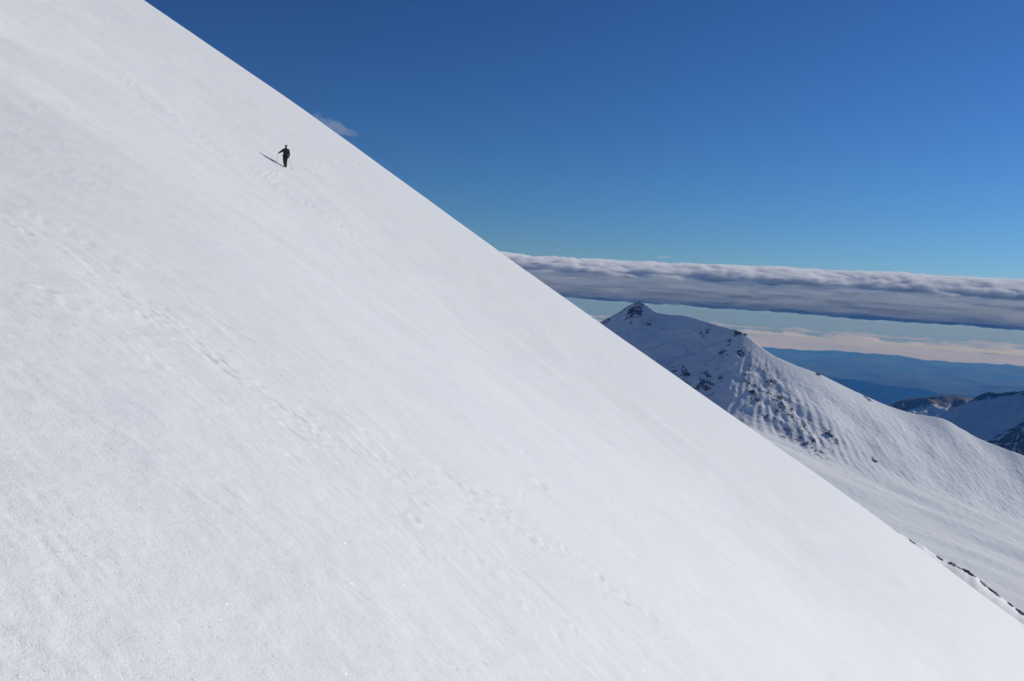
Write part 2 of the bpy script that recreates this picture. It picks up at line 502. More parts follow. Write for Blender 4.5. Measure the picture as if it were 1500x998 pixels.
def heights_at(x, y):
    xi = np.clip(np.searchsorted(gx, x) - 1, 0, len(gx) - 2); yi = np.clip(np.searchsorted(gy, y) - 1, 0, len(gy) - 2)
    u = (x - gx[xi]) / (gx[xi + 1] - gx[xi]); v = (y - gy[yi]) / (gy[yi + 1] - gy[yi])
    return (Z[yi, xi] * (1 - u) + Z[yi, xi + 1] * u) * (1 - v) + (Z[yi + 1, xi] * (1 - u) + Z[yi + 1, xi + 1] * u) * v

def mountain_hit(px, py, y0=700.0, y1=1800.0):
    d = ray(px, py); y = np.linspace(y0, y1, 4000); k = y / d[1]
    g = k * d[2] - heights_at(k * d[0], y)
    i = int(np.argmax(g < 0))
    if g[i] >= 0: i = int(np.argmin(g))
    return np.array([k[i] * d[0], y[i], heights_at(k[i] * d[0], y[i])])

# where bare rock shows (places on the mountain, world metres)
rock = np.zeros(X.shape)
def rock_blob(px, py, rx, ry, amt):
    p = mountain_hit(px, py)
    m = p[1] / FPX
    q = ((X - p[0]) / (rx * m * 1.15)) ** 2 + ((Y - p[1]) / (ry * m * 1.3)) ** 2
    global rock
    rock = np.maximum(rock, (amt + 0.09) * np.exp(-q))
for b in [(935,452,16,30,.52),(922,458,12,26,.5),(905,462,14,18,.40),(890,469,14,14,.36),(945,470,18,30,.36),
          (1080,488,14,14,.50),(1062,484,12,14,.40),(1030,488,25,22,.34),(1060,510,30,24,.36),(1090,520,22,30,.37),(1045,530,40,30,.30),
          (1005,550,16,26,.48),(990,540,14,18,.36),(1035,562,18,24,.50),(1022,575,12,22,.44),(1052,555,14,16,.40),
          (1098,560,18,26,.42),(1105,580,16,22,.44),(1115,600,20,22,.38),(1130,610,18,20,.36),(1120,545,22,18,.36),(1150,610,20,16,.34),(1165,625,22,16,.36),
          (1208,628,12,16,.46),(1222,645,12,14,.44),(1178,645,14,14,.42),(1203,662,12,12,.42),(1280,672,10,6,.36),(1200,546,14,10,.40),(1270,583,10,8,.42),(1150,530,8,8,.28)]:
    rock_blob(*b)
rib_w = np.exp(-((X - 385 - 0.30 * (1460 - Y)) / 48.0) ** 2) * sstep(10, 50, DI) * (1 - sstep(170, 260, DI)) * (SI > 0)
rock = np.maximum(1.35 * rock - 0.25, 0.36 * rib_w - 0.08 * (1 - rib_w) - 0.14 * (rib_w < 0.25)) + 0.04 * (DI < 200) * (SI > 0)
Z = Z + 2.2 * np.clip(rock - 0.25, 0, 1) * ridged(X / 9.0, Y / 9.0, 4, 151)
mt_mat = snow_rock_mat("mountain_snow_and_rock", 0.50, 0.078)
mt = np_mesh("mountain", np.stack([X, Y, Z], -1).reshape(-1, 3), grid_quads(len(gy), len(gx)), mt_mat, True, {"rock": rock})
link(mt); tag(mt, kind="structure")

def far_mountain(crest, x0, x1, y0, y1, sp, mat, slope, rough, seed, rockf):
    xs = np.arange(x0, x1, sp); ys = np.arange(y0, y1, sp)
    X, Y = np.meshgrid(xs, ys)
    dist, zc, side, along = crest_field(crest, X, Y)
    z = zc - np.where(side > 0, slope, 0.5) * dist
    amp = sstep(0, 120, dist)
    z = z + amp * rough * (ridged(along / 130, dist / 420, 4, seed) - 0.6) + 0.35 * rough * fbm(X / 45, Y / 45, 4, seed + 9) * (0.25 + amp)
    z = np.maximum(z, -1500)
    rk = rockf(dist, along, side, X, Y)
    o = np_mesh("mountain", np.stack([X, Y, z], -1).reshape(-1, 3), grid_quads(len(ys), len(xs)), mat, True, {"rock": rk})
    link(o); tag(o, kind="structure")
    return o
brown_mat = snow_rock_mat("brown_ridge_ground", 0.50, 0.010, snow=(0.6, 0.62, 0.65), rock1=(0.10, 0.075, 0.055), rock2=(0.27, 0.205, 0.15), bdist=5.0)
dark_mat = snow_rock_mat("dark_ridge_rock_and_snow", 0.50, 0.016, snow=(0.58, 0.60, 0.64), bdist=5.0)
far_mountain([(1180, 640, 4900), (1260, 606, 4800), (1305, 591, 4700), (1330, 584, 4650), (1352, 582, 4600), (1374, 579, 4550), (1410, 580, 4500), (1450, 586, 4450), (1540, 590, 4350), (1700, 600, 4300)],
             1200, 4200, 3300, 6200, 12, brown_mat, 0.38, 26, 201, lambda d, a, s, X, Y: 0.85 - 0.95 * sstep(60, 260, d) * (s > 0))
far_mountain([(1290, 690, 3700), (1340, 640, 3600), (1385, 606, 3500), (1400, 597, 3450), (1422, 588, 3380), (1438, 577, 3310), (1450, 574, 3270), (1462, 576, 3230), (1480, 573, 3180), (1500, 572, 3120), (1600, 560, 2900), (1750, 570, 2800)],
             900, 3200, 2400, 4600, 9, dark_mat, 0.72, 20, 221, lambda d, a, s, X, Y: -0.06 + 0.85 * np.exp(-(d / 42) ** 2) + 0.42 * sstep(0.1, 0.6, fbm(X / 160, Y / 160, 3, 227)) * np.exp(-(d / 160) ** 2))
far_mountain([(1400, 690, 2750), (1440, 648, 2700), (1455, 641, 2680), (1462, 640, 2660), (1480, 628, 2600), (1500, 617, 2540), (1560, 590, 2400), (1700, 560, 2300)],
             1000, 2600, 1950, 3200, 6, dark_mat, 0.75, 18, 241, lambda d, a, s, X, Y: 0.62 + 0 * d)

# ------------------------------------------------------------------ lowland and hills
gm, gnt, gb = new_mat("wooded_hills")
gtc = gnt.nodes.new("ShaderNodeTexCoord")
gn = noise_node(gnt, 0.0012, 6, 0.6, gtc.outputs["Object"])
gr_ = ramp(gnt, gn.outputs["Fac"], [(0.35, (0.018, 0.030, 0.026)), (0.65, (0.04, 0.05, 0.042))])
gnt.links.new(gr_.outputs[0], gb.inputs["Base Color"])
gb.inputs["Roughness"].default_value = 0.95; gb.inputs["Specular IOR Level"].default_value = 0.1
GX = np.arange(-40000, 42001, 230.0); GY = np.concatenate([np.arange(-9000, 6000, 900.0), np.arange(6000, 46001, 210.0)])
X, Y = np.meshgrid(GX, GY)
z = -1750 + 300 * np.maximum(0, ridged(X / 9000, Y / 5200, 5, 301, 0.5) - 0.35) * sstep(7000, 15000, Y)
z = z + sstep(33000, 42000, Y) * (250 + 210 * fbm(X / 9000, Y / 7000, 4, 311)) + sstep(20000, 26000, Y) * (1 - sstep(28000, 32000, Y)) * 420 * np.clip(fbm(X / 7000, Y / 6000, 4, 313) + 0.25, 0, 1)
gnd = np_mesh("ground", np.stack([X, Y, z], -1).reshape(-1, 3), grid_quads(len(GY), len(GX)), gm)
link(gnd); tag(gnd, kind="structure")

# ------------------------------------------------------------------ haze
hb = bmesh.new()
bmesh.ops.create_cube(hb, size=1.0)
hx0, hx1, hy0, hy1, hz0, hz1 = -40200, 42200, -9200, 46200, -1900, 185
for v in hb.verts:
    v.co = ((hx0 if v.co.x < 0 else hx1), (hy0 if v.co.y < 0 else hy1), (hz0 if v.co.z < 0 else hz1))
hm = bpy.data.meshes.new("haze"); hb.to_mesh(hm); hb.free()
hm.materials.append(volume_mat("thin_blue_air", 3.6e-5, (0.085, 0.36, 1.0), 0.0))
haze = link(bpy.data.objects.new("haze", hm)); tag(haze, kind="stuff")

# ------------------------------------------------------------------ clouds
def slab_verts(x0, x1, y0, y1, sx, sy, topf, botf):
    xs = np.arange(x0, x1, sx); ys = np.arange(y0, y1, sy)
    X, Y = np.meshgrid(xs, ys)
    u = (X - x0) / (x1 - x0); v = (Y - y0) / (y1 - y0)
    t = topf(X, Y, u, v); b = botf(X, Y, u, v)
    t = np.maximum(t, b + 0.5)
    n0, n1 = X.shape
    Vt = np.stack([X, Y, t], -1).reshape(-1, 3); Vb = np.stack([X, Y, b], -1).reshape(-1, 3)
    q = grid_quads(n0, n1); N = n0 * n1
    quads = [q, q[:, ::-1] + N]
    def side(idx):
        a, b2 = idx[:-1], idx[1:]
        return np.stack([a, a + N, b2 + N, b2], -1)
    ii = np.arange(N).reshape(n0, n1)
    quads += [side(ii[0, :]), side(ii[-1, ::-1]), side(ii[::-1, 0]), side(ii[:, -1])]
    return np.vstack([Vt, Vb]), np.vstack(quads)

def join_parts(parts):
    V = []; Q = []; o = 0
    for v, q in parts:
        V.append(v); Q.append(q + o); o += len(v)
    return np.vstack(V), np.vstack(Q)

cloud_mat, cnt, cb_ = new_mat("dense_cloud")
cb_.inputs["Base Color"].default_value = (0.97, 0.975, 0.98, 1)
cb_.inputs["Roughness"].default_value = 1.0
cb_.inputs["Specular IOR Level"].default_value = 0.0
cb_.inputs["Subsurface Weight"].default_value = 1.0
cb_.inputs["Subsurface Radius"].default_value = (1.0, 1.0, 1.0)
cb_.inputs["Subsurface Scale"].default_value = 90.0
def puffs(X, Y, sc, seed):
    return np.abs(fbm(X / sc, Y / sc, 6, seed, 0.55))
def cloud_bank(name, mat, off, oc, parent=None):
    xs = np.arange(-4000, 20000, 38.0); ph = np.linspace(0, 2 * np.pi, 150, endpoint=False)
    X, P = np.meshgrid(xs, ph, indexing='ij')
    f = np.clip(X / 12700.0, -0.3, 1.6)
    zb = 305.0 + 26 * fbm(X / 4200, 0 * X, 4, 461); zt = 1190 + 290 * f + 60 * fbm(X / 2200, 0 * X + 5.5, 4, 463)
    zc_ = 0.5 * (zb + zt); b = 0.5 * (zt - zb); a = 2300.0
    cs, sn = np.cos(P), np.sin(P)
    y = 22700 + a * cs; zz = zc_ + b * np.sign(sn) * np.abs(sn) ** np.where(sn < 0, 0.7, 0.9)
    q = (P - np.pi) / np.pi * 2600.0                     # length round the section, metres; 0 at the front
    up_ = np.clip(sn, 0, 1); lowr = np.clip(-sn, 0, 1)
    bil = 1 - 2 * np.abs(fbm(X / 620, q / 420, oc, 401, 0.56))
    streaks = fbm(X / 1200, q / 210, oc - 1, 421, 0.6)
    d = up_ * 72 * bil + (1 - up_) * (1 - 0.75 * lowr ** 2) * (190 * streaks + 70 * fbm(X / 300, q / 110, oc - 2, 431)) + 55 * fbm(X / 3300, q / 2000, 2, 441) * (1 - lowr)
    d = d + lowr * 24 * fbm(X / 420, q / 150, 5, 451)
    d = d - off
    y = y + cs * d * 1.2; zz = zz + sn * d
    zz = np.maximum(zz, 245.0 + 0.5 * off)
    V = np.stack([X, y, zz], -1).reshape(-1, 3)
    n0, n1 = X.shape
    Q = grid_quads(n0, n1, wrap=True)
    c0, c1 = len(V), len(V) + 1
    V = np.vstack([V, [[xs[0] - 300, 22700, zc_[0, 0]], [xs[-1] + 300, 22700, zc_[-1, 0]]]])
    o = np_mesh(name, V, Q, mat, True)
    bm = bmesh.new(); bm.from_mesh(o.data); bm.verts.ensure_lookup_table()
    for k in range(n1):
        k2 = (k + 1) % n1
        bm.faces.new((bm.verts[k2], bm.verts[k], bm.verts[c0])); bm.faces.new((bm.verts[(n0 - 1) * n1 + k], bm.verts[(n0 - 1) * n1 + k2], bm.verts[c1]))
    bmesh.ops.recalc_face_normals(bm, faces=bm.faces)
    bm.to_mesh(o.data); bm.free()
    return o
def bank_lightener():  # added scattering volume before the bank, lightens its dark body like distant air
    xs = np.arange(-4000, 20000, 60.0); ph = np.linspace(0, 2 * np.pi, 96, endpoint=False)
    X, P = np.meshgrid(xs, ph, indexing='ij')
    f = np.clip(X / 12700.0, -0.3, 1.6)
    cs, sn = np.cos(P), np.sin(P); q = (P - np.pi) / np.pi * 1500
    k = np.clip(0.8 + 0.75 * fbm(X / 1300, q / 200, 5, 481, 0.6), 0.08, 2.0)
    y = 18600 + 800 * cs * k; zz = 520 + 70 * f + (300 + 50 * f) * sn * (0.85 + 0.2 * fbm(X / 900, q / 300, 4, 483))
    zz = np.maximum(zz, 232.0 + 6 * (sn + 1))
    return np_mesh("bank_lightener", np.stack([X, y, zz], -1).reshape(-1, 3), grid_quads(len(xs), len(ph), wrap=True), volume_mat("bank_lightening_scatter", 0.0007, (0.86, 0.94, 1.0), 0.0), True)
cb = cloud_bank("cloud_bank", volume_mat("cloud_water_droplets", 0.0075, (0.99, 0.995, 1.0), 0.0), 0.0, 6)
link(cb); link(cloud_bank("cloud_core", cloud_mat, 105.0, 4), cb); link(bank_lightener(), cb)
tag(cb, "long flat grey cloud bank with a bright sunlit top stretching above the mountain peak", "cloud")

sea_mat, snt, sb_ = new_mat("cloud_sea_tops")
sb_.inputs["Base Color"].default_value = (0.84, 0.79, 0.77, 1); sb_.inputs["Roughness"].default_value = 1.0; sb_.inputs["Specular IOR Level"].default_value = 0.0
def sea():
    xs = np.arange(-60000, 60001, 600.0); ys = np.arange(46400, 64000, 400.0)
    X, Y = np.meshgrid(xs, ys)
    z = -1020 - 620 * (1 - sstep(46400, 60000, Y)) + 110 * fbm(X / 9000, Y / 5000, 4, 501) + 60 * puffs(X, Y, 2600, 505)
    return np_mesh("cloud_sea", np.stack([X, Y, z], -1).reshape(-1, 3), grid_quads(len(ys), len(xs)), sea_mat)
so = sea(); link(so); tag(so, "pale pinkish layer of cloud along the far horizon behind the blue hills", "cloud", kind="stuff")

def row_layer(y0, y1, zb, th, seed, cover):
    def e(X, Y): return np.clip(fbm(X / 2600, Y / 3500, 5, seed, 0.6) + cover, 0, 1)
    return slab_verts(-20000, 62000, y0, y1, 170, 400,
                      lambda X, Y, u, v: zb + th * e(X, Y) * (0.7 + 0.7 * puffs(X, Y, 900, seed + 5)) * sstep(0, .2, v) * (1 - sstep(.8, 1, v)),
                      lambda X, Y, u, v: zb - 0.15 * th * e(X, Y))
cr_ = join_parts([row_layer(62000, 67000, -760, 400, 521, 0.16), row_layer(74000, 80000, -520, 330, 541, 0.12)])
cro = np_mesh("cloud_row", cr_[0], cr_[1], volume_mat("far_cloud_droplets", 0.0012, (0.97, 0.97, 0.97), 0.0), True)
link(cro); tag(cro, "thin broken row of small far clouds just above the horizon, below the cloud bank", "cloud")

def sky_tint_box():  # added far absorbing box, greys and dims the low sky under the bank
    bm = bmesh.new(); bmesh.ops.create_cube(bm, size=1.0)
    for v in bm.verts: v.co = (v.co.x * 130000, 84500 + v.co.y * 7000, 500 + v.co.z * 3000)
    me = bpy.data.meshes.new("low_sky_tint"); bm.to_mesh(me); bm.free()
    me.materials.append(volume_mat("low_sky_tint_volume", 0.00017, (0.50, 0.68, 0.86), 0.0, (0.0, 0.05, 0.15)))
    o = link(bpy.data.objects.new("low_sky_tint", me)); tag(o, kind="stuff")
sky_tint_box()

def wisp(name, px, py, y, wpx, hpx, density, label, seed, tilt=0.0):
    c = at_y(px, py, y); m = y / FPX
    xs = np.linspace(-1, 1, 90); ys = np.linspace(-1, 1, 40)
    Xg, Yg = np.meshgrid(xs, ys)
    e = np.clip(1 - Xg ** 2 * 1.02 - Yg ** 2, 0, 1) ** 0.8
    k = np.clip(0.55 + 0.7 * fbm(Xg * 1.8, Yg * 1.2, 4, seed, 0.45), 0.05, 1.4)
    t = e * k * hpx * m * 0.55; b = -e * (0.25 + 0.4 * np.clip(0.5 + fbm(Xg * 3, Yg * 2, 4, seed + 4), 0, 1)) * hpx * m * 0.5
    t = np.maximum(t, b + 0.3)
    V = np.vstack([np.stack([c[0] + Xg * wpx * m / 2, c[1] + Yg * wpx * m / 3, c[2] + t + tilt * Xg * wpx * m / 2], -1).reshape(-1, 3),
                   np.stack([c[0] + Xg * wpx * m / 2, c[1] + Yg * wpx * m / 3, c[2] + b + tilt * Xg * wpx * m / 2], -1).reshape(-1, 3)])
    N = Xg.size; q = grid_quads(40, 90); ii = np.arange(N).reshape(40, 90)
    def side(idx): return np.stack([idx[:-1], idx[:-1] + N, idx[1:] + N, idx[1:]], -1)
    Q = np.vstack([q, q[:, ::-1] + N, side(ii[0]), side(ii[-1, ::-1]), side(ii[::-1, 0]), side(ii[:, -1])])
    o = np_mesh(name, V, Q, volume_mat(name + "_droplets", density, (1, 1, 1), 0.0))
    link(o); tag(o, label, "cloud")
wisp("cloud", 474, 185, 6000, 108, 36, 0.0020, "small wispy grey cloud just above the snow skyline, right of the walker", 601, -0.15)
wisp("cloud", 972, 377, 24000, 26, 9, 0.0010, "tiny pale cloud puff floating over the top of the long cloud bank", 611)

# ------------------------------------------------------------------ rocks
rock_mat = simple_mat("dark_mountain_rock", (0.055, 0.05, 0.048), 0.9, 0.6, 0.9, 0.8)
def snow_on_top(m):
    nt = m.node_tree; b = nt.nodes["Principled BSDF"]
    geo = nt.nodes.new("ShaderNodeNewGeometry"); sep = nt.nodes.new("ShaderNodeSeparateXYZ")
    nt.links.new(geo.outputs["Normal"], sep.inputs[0])
    tc = nt.nodes.new("ShaderNodeTexCoord")
    n1 = noise_node(nt, 0.5, 5, 0.6, tc.outputs["Object"])
    f = math_node(nt, 'ADD', sep.outputs["Z"], math_node(nt, 'MULTIPLY', math_node(nt, 'SUBTRACT', n1.outputs["Fac"], 0.5), 1.6))
    mk = ramp(nt, f, [(0.62, (0, 0, 0)), (0.72, (1, 1, 1))])
    mx = nt.nodes.new("ShaderNodeMix"); mx.data_type = 'RGBA'
    src = b.inputs["Base Color"].links[0].from_socket
    nt.links.new(mk.outputs[0], mx.inputs["Factor"]); nt.links.new(src, mx.inputs["A"])
    mx.inputs["B"].default_value = (0.8, 0.82, 0.85, 1)
    nt.links.new(mx.outputs["Result"], b.inputs["Base Color"])
snow_on_top(rock_mat)
def rock_thing(label, p, L, Hh, Dp, seed, dirv=(1, 0, 0), sink=0.3):
    bm = bmesh.new()
    bmesh.ops.create_icosphere(bm, subdivisions=4, radius=1.0)
    rs = np.random.RandomState(seed)
    planes = [(Vector(rs.normal(size=3)).normalized(), rs.uniform(0.55, 0.9)) for _ in range(11)]
    dx = Vector(dirv).normalized(); dz = Vector((0, 0, 1)); dz = (dz - dx * dz.dot(dx)).normalized(); dy = dz.cross(dx)
    for v in bm.verts:
        c = v.co.copy()
        for nn, dd in planes:
            k = c.dot(nn)
            if k > dd: c -= nn * (k - dd)
        c *= 1 + 0.42 * mnoise.fractal(c * 2.1 + Vector((seed * 3.7, seed, 0)), 0.8, 2.1, 4) + 0.10 * mnoise.noise(c * 9 + Vector((seed, 0, 0)))
        v.co = dx * (c.x * L / 2) + dy * (c.y * Dp / 2) + dz * ((c.z - sink) * Hh)
    me = bpy.data.meshes.new("rock"); bm.to_mesh(me); bm.free()
    me.materials.append(rock_mat)
    o = bpy.data.objects.new("rock", me); o.location = p
    link(o); tag(o, label, "rock", "dark rocks breaking through the snow")
    return o

def rib_point(px, py):
    s, _ = at_t(px, py, TR)
    t = TR - 1.0
    d = float(slope_base(np.array([s]), np.array([t]))[0])
    return Vector(tuple(s * e1 + t * e2 + d * n))
def rd(px0, py0, px1, py1):
    a, b = rib_point(px0, py0), rib_point(px1, py1); return (a + b) / 2, (b - a)
RIB = [
    ("thin dark sliver of rock high on the low snow rib, uppermost of the rib's rocks", 1308, 772, 1318, 779, 0.5),
    ("short thin dark rock on the low snow rib, second from the top of the line", 1330, 786, 1341, 794, 0.5),
    ("small dark rock with a pale streak starting the main rock line on the snow rib", 1368, 812, 1380, 819, 0.8),
    ("chunky dark rock on the snow rib just below the small streaked one", 1386, 822, 1398, 829, 1.4),
    ("narrow dark rock on the rib between two chunkier rocks", 1399, 829, 1409, 834, 0.7),
    ("largest dark rock of the low snow rib, mid-way along its crest", 1408, 832, 1425, 843, 1.8),
    ("dark broken rock on the rib just downhill of the largest one", 1432, 849, 1443, 858, 0.9),
    ("long thin dark rock on the lower part of the snow rib", 1446, 858, 1462, 871, 0.9),
    ("dark pointed rock on the rib near the right edge of the view", 1472, 879, 1482, 886, 0.9),
    ("lowest dark rock of the snow rib, cut by the right edge of the view", 1486, 889, 1500, 899, 0.9),
]
for i, (lab, a, b, c, d, hh) in enumerate(RIB):
    p, v = rd(a, b, c, d)
    rock_thing(lab, p, v.length * 1.2, hh * 0.62, 1.8, 700 + i, v, 0.35)

CRAG = [
    ("dark rocky crag forming the very summit of the snowy mountain peak", 936, 449, 17, 9),
    ("dark rock rib running down the shaded side just below the summit crag", 926, 460, 10, 10),
    ("dark rock on the left ridge of the peak, nearest the snow slope", 893, 467, 10, 4),
    ("dark rock knob on the shoulder crest right of the peak", 1080, 485, 10, 5),
    ("dark rock lip where the shoulder crest begins to fall to the right", 1092, 489, 9, 4),
    ("large dark outcrop at the foot of the shaded face, nearest the snow slope", 1004, 560, 14, 13),
    ("dark outcrop low on the shaded face, right of the largest one", 1036, 562, 16, 10),
    ("tall narrow dark outcrop below the shaded face beside the near skyline", 1026, 578, 9, 13),
    ("dark rock band in the middle of the rocky rib dividing shade and sun", 1102, 572, 12, 12),
    ("black rock step at the lower end of the dividing rib", 1110, 584, 7, 10),
    ("slanting dark rock strip standing alone on the sunlit slope right of the rib", 1214, 634, 20, 7),
    ("dark rock patch at the foot of the mountain above the snowfield", 1180, 648, 12, 9),
    ("dark rock on the snowfield edge below the slanting rock strip", 1202, 661, 12, 6),
    ("small isolated dark rock at the foot of the sunlit slope", 1281, 673, 12, 4),
    ("small dark rock on the sunlit skyline right of the shoulder", 1199, 547, 11, 4),
    ("small dark rock on the skyline far down the sunlit ridge", 1272, 584, 10, 3),
]
for i, (lab, px, py, w_, h_) in enumerate(CRAG):
    p = mountain_hit(px, py + h_ * 0.3)
    m = p[1] / FPX
    rock_thing(lab, Vector(p), w_ * m * 0.8, h_ * m * 0.55, w_ * m * 0.6, 760 + i, (1, 0.1, -0.35), 0.35)

# ------------------------------------------------------------------ the walker
jacket_m = simple_mat("dark_jacket_cloth", (0.012, 0.013, 0.012), 0.75, 0.3, 30)
trouser_m = simple_mat("dark_trouser_cloth", (0.011, 0.011, 0.014), 0.8, 0.3, 30)
boot_m = simple_mat("dark_boot_leather", (0.018, 0.012, 0.014), 0.6, 0.3, 40)
skin_m = simple_mat("sunburnt_skin", (0.20, 0.125, 0.09), 0.55, 0.12, 25, 0.05)
cap_m = simple_mat("black_wool_cap", (0.010, 0.010, 0.011), 0.95, 0.3, 90)
glove_m = simple_mat("black_glove", (0.012, 0.011, 0.014), 0.7, 0.3, 60)
lens_m = simple_mat("dark_lens", (0.01, 0.01, 0.012), 0.15, 0.1, 20, 0.0)
strap_m = simple_mat("grey_strap_webbing", (0.10, 0.09, 0.11), 0.8, 0.2, 80)
pole_m = simple_mat("grey_pole_metal", (0.22, 0.21, 0.24), 0.4, 0.1, 30, 0.0, 0.6)
grip_m = simple_mat("black_pole_grip", (0.015, 0.015, 0.016), 0.8, 0.2, 60)

FAT = 1.30                                     # the subdivided skin shrinks inside its cage
def skin_mesh(name, chains, mat, parent, sub=2):
    """chains: list of lists of (x,y,z,radius) or (x,y,z,(rx,ry)); the first point of a later chain may repeat a vertex"""
    vs_, rad, ed, idx = [], [], [], {}
    def vid(p):
        k = tuple(round(c, 4) for c in p[:3])
        if k not in idx:
            idx[k] = len(vs_); vs_.append(p[:3]); rad.append(tuple(FAT * x for x in (p[3] if isinstance(p[3], tuple) else (p[3], p[3]))))
        return idx[k]
    for ch in chains:
        ids = [vid(p) for p in ch]
        ed += list(zip(ids[:-1], ids[1:]))
    me = bpy.data.meshes.new(name); me.from_pydata(vs_, ed, [])
    o = bpy.data.objects.new(name, me)
    link(o, parent)
    sk = o.modifiers.new("skin", 'SKIN'); sk.use_smooth_shade = True
    for i, v in enumerate(me.skin_vertices[0].data):
        v.radius = rad[i]; v.use_root = (i == 0)
    ss = o.modifiers.new("sub", 'SUBSURF'); ss.levels = sub; ss.render_levels = sub
    bpy.context.view_layer.update()
    ev = o.evaluated_get(bpy.context.evaluated_depsgraph_get())
    m2 = bpy.data.meshes.new_from_object(ev)
    m2.name = name
    o.modifiers.clear(); o.data = m2
    m2.materials.clear(); m2.materials.append(mat)
    m2.polygons.foreach_set("use_smooth", [True] * len(m2.polygons))
    return o

ps, pt = slope_hit(417, 245.5)
foot = Vector(tuple(slope_point(np.array(ps), np.array(pt))))
person = empty("person", foot)
tag(person, "hiker in dark clothes walking toward the camera across the snow slope with two poles", "person")
GZ = -0.60                                     # ground fall per metre to the right
# joints (x right in the picture, y away from the camera, z up); figure faces the camera
pel = (0.01, 0.04, 0.90)
hipL, hipR = (-0.085, 0.04, 0.86), (0.085, 0.04, 0.85)
kneL, kneR = (-0.048, -0.10, 0.50), (0.050, 0.07, 0.46)
ankL, ankR = (0.012, -0.06, 0.115), (0.030, 0.30, 0.10)
shL, shR = (-0.175, 0.03, 1.375), (0.185, 0.03, 1.365)
elL, elR = (-0.35, -0.02, 1.20), (0.285, 0.00, 1.10)
wrL, wrR = (-0.47, -0.20, 1.06), (0.315, -0.10, 0.85)
def pt3(p, r): return (*p, r)
def mid(a, b, f, off=(0, 0, 0)): return tuple(a[i] + (b[i] - a[i]) * f + off[i] for i in range(3))
spine = [pt3(pel, (0.155, 0.11)), (0.0, 0.03, 1.05, (0.145, 0.105)), (-0.005, 0.02, 1.20, (0.165, 0.115)), (-0.005, 0.025, 1.34, (0.15, 0.105)), (0.0, 0.03, 1.44, (0.075, 0.07)), (0.003, 0.015, 1.52, 0.055)]
def hand_chains(w, d, side):
    """palm and five curled fingers closed on a grip, from the wrist along d"""
    d = Vector(d).normalized(); sidev = Vector((side, 0, 0)); sidev = (sidev - d * sidev.dot(d)).normalized()
    fwd = d.cross(sidev).normalized()
    if fwd.y > 0: fwd = -fwd
    w = Vector(w); palm = w + d * 0.055
    ch = [[(*w, 0.028), (*palm, (0.036, 0.022))]]
    for k, ln in enumerate((0.026, 0.030, 0.028, 0.022)):
        off = sidev * 0.0 + d * (0.0 + 0.019 * (k - 0.5)) + fwd * 0.012
        base = palm + off
        a = base + fwd * ln; b = a - sidev * 0.022 * side * side + d * 0.004; c = b - fwd * ln * 0.7
        ch.append([(*palm, (0.036, 0.022)), (*base, 0.0105), (*a, 0.0095), (*b, 0.009), (*c, 0.0075)])
    tb = w + d * 0.03 - sidev * 0.02 + fwd * 0.015; t2 = tb + fwd * 0.03 - sidev * 0.008; t3 = t2 + fwd * 0.01 + d * 0.02
    ch.append([(*palm, (0.036, 0.022)), (*tb, 0.012), (*t2, 0.0105), (*t3, 0.009)])
    return ch
dL = Vector(wrL) - Vector(elL); dR = Vector(wrR) - Vector(elR)
head = [(0.003, 0.015, 1.52, 0.055), (0.004, -0.005, 1.575, (0.062, 0.075)), (0.004, 0.0, 1.65, (0.078, 0.098)), (0.004, 0.005, 1.72, (0.068, 0.085))]
body_chains = [spine, head,
    [spine[3], pt3(shL, 0.062), pt3(mid(shL, elL, .5), 0.050), pt3(elL, 0.042), pt3(mid(elL, wrL, .4), 0.040), pt3(wrL, 0.028)],
    [spine[3], pt3(shR, 0.062), pt3(mid(shR, elR, .5), 0.050), pt3(elR, 0.042), pt3(mid(elR, wrR, .4), 0.040), pt3(wrR, 0.028)],
    [spine[0], pt3(hipL, 0.095), pt3(mid(hipL, kneL, .5), 0.082), pt3(kneL, 0.060), pt3(mid(kneL, ankL, .35), 0.058), pt3(ankL, 0.040), (ankL[0], ankL[1] - 0.10, ankL[2] - 0.06, 0.034)],
    [spine[0], pt3(hipR, 0.095), pt3(mid(hipR, kneR, .5), 0.082), pt3(kneR, 0.060), pt3(mid(kneR, ankR, .35), 0.058), pt3(ankR, 0.040), (ankR[0], ankR[1] - 0.10, ankR[2] - 0.055, 0.034)]]
body_chains += [[pt3(wrL, 0.028)] + c[1:] if i == 0 else c for i, c in enumerate(hand_chains(wrL, dL, -1))]
body_chains += [[pt3(wrR, 0.028)] + c[1:] if i == 0 else c for i, c in enumerate(hand_chains(wrR, dR, 1))]
# nose, brow and ears grow out of the head
body_chains += [[(0.004, 0.0, 1.65, (0.078, 0.098)), (0.004, -0.095, 1.635, 0.016), (0.004, -0.118, 1.615, 0.011)],
                [(0.004, 0.0, 1.65, (0.078, 0.098)), (-0.082, 0.01, 1.64, (0.010, 0.018))], [(0.004, 0.0, 1.65, (0.078, 0.098)), (0.090, 0.01, 1.64, (0.010, 0.018))]]
body = skin_mesh("body", body_chains, skin_m, person, 2)

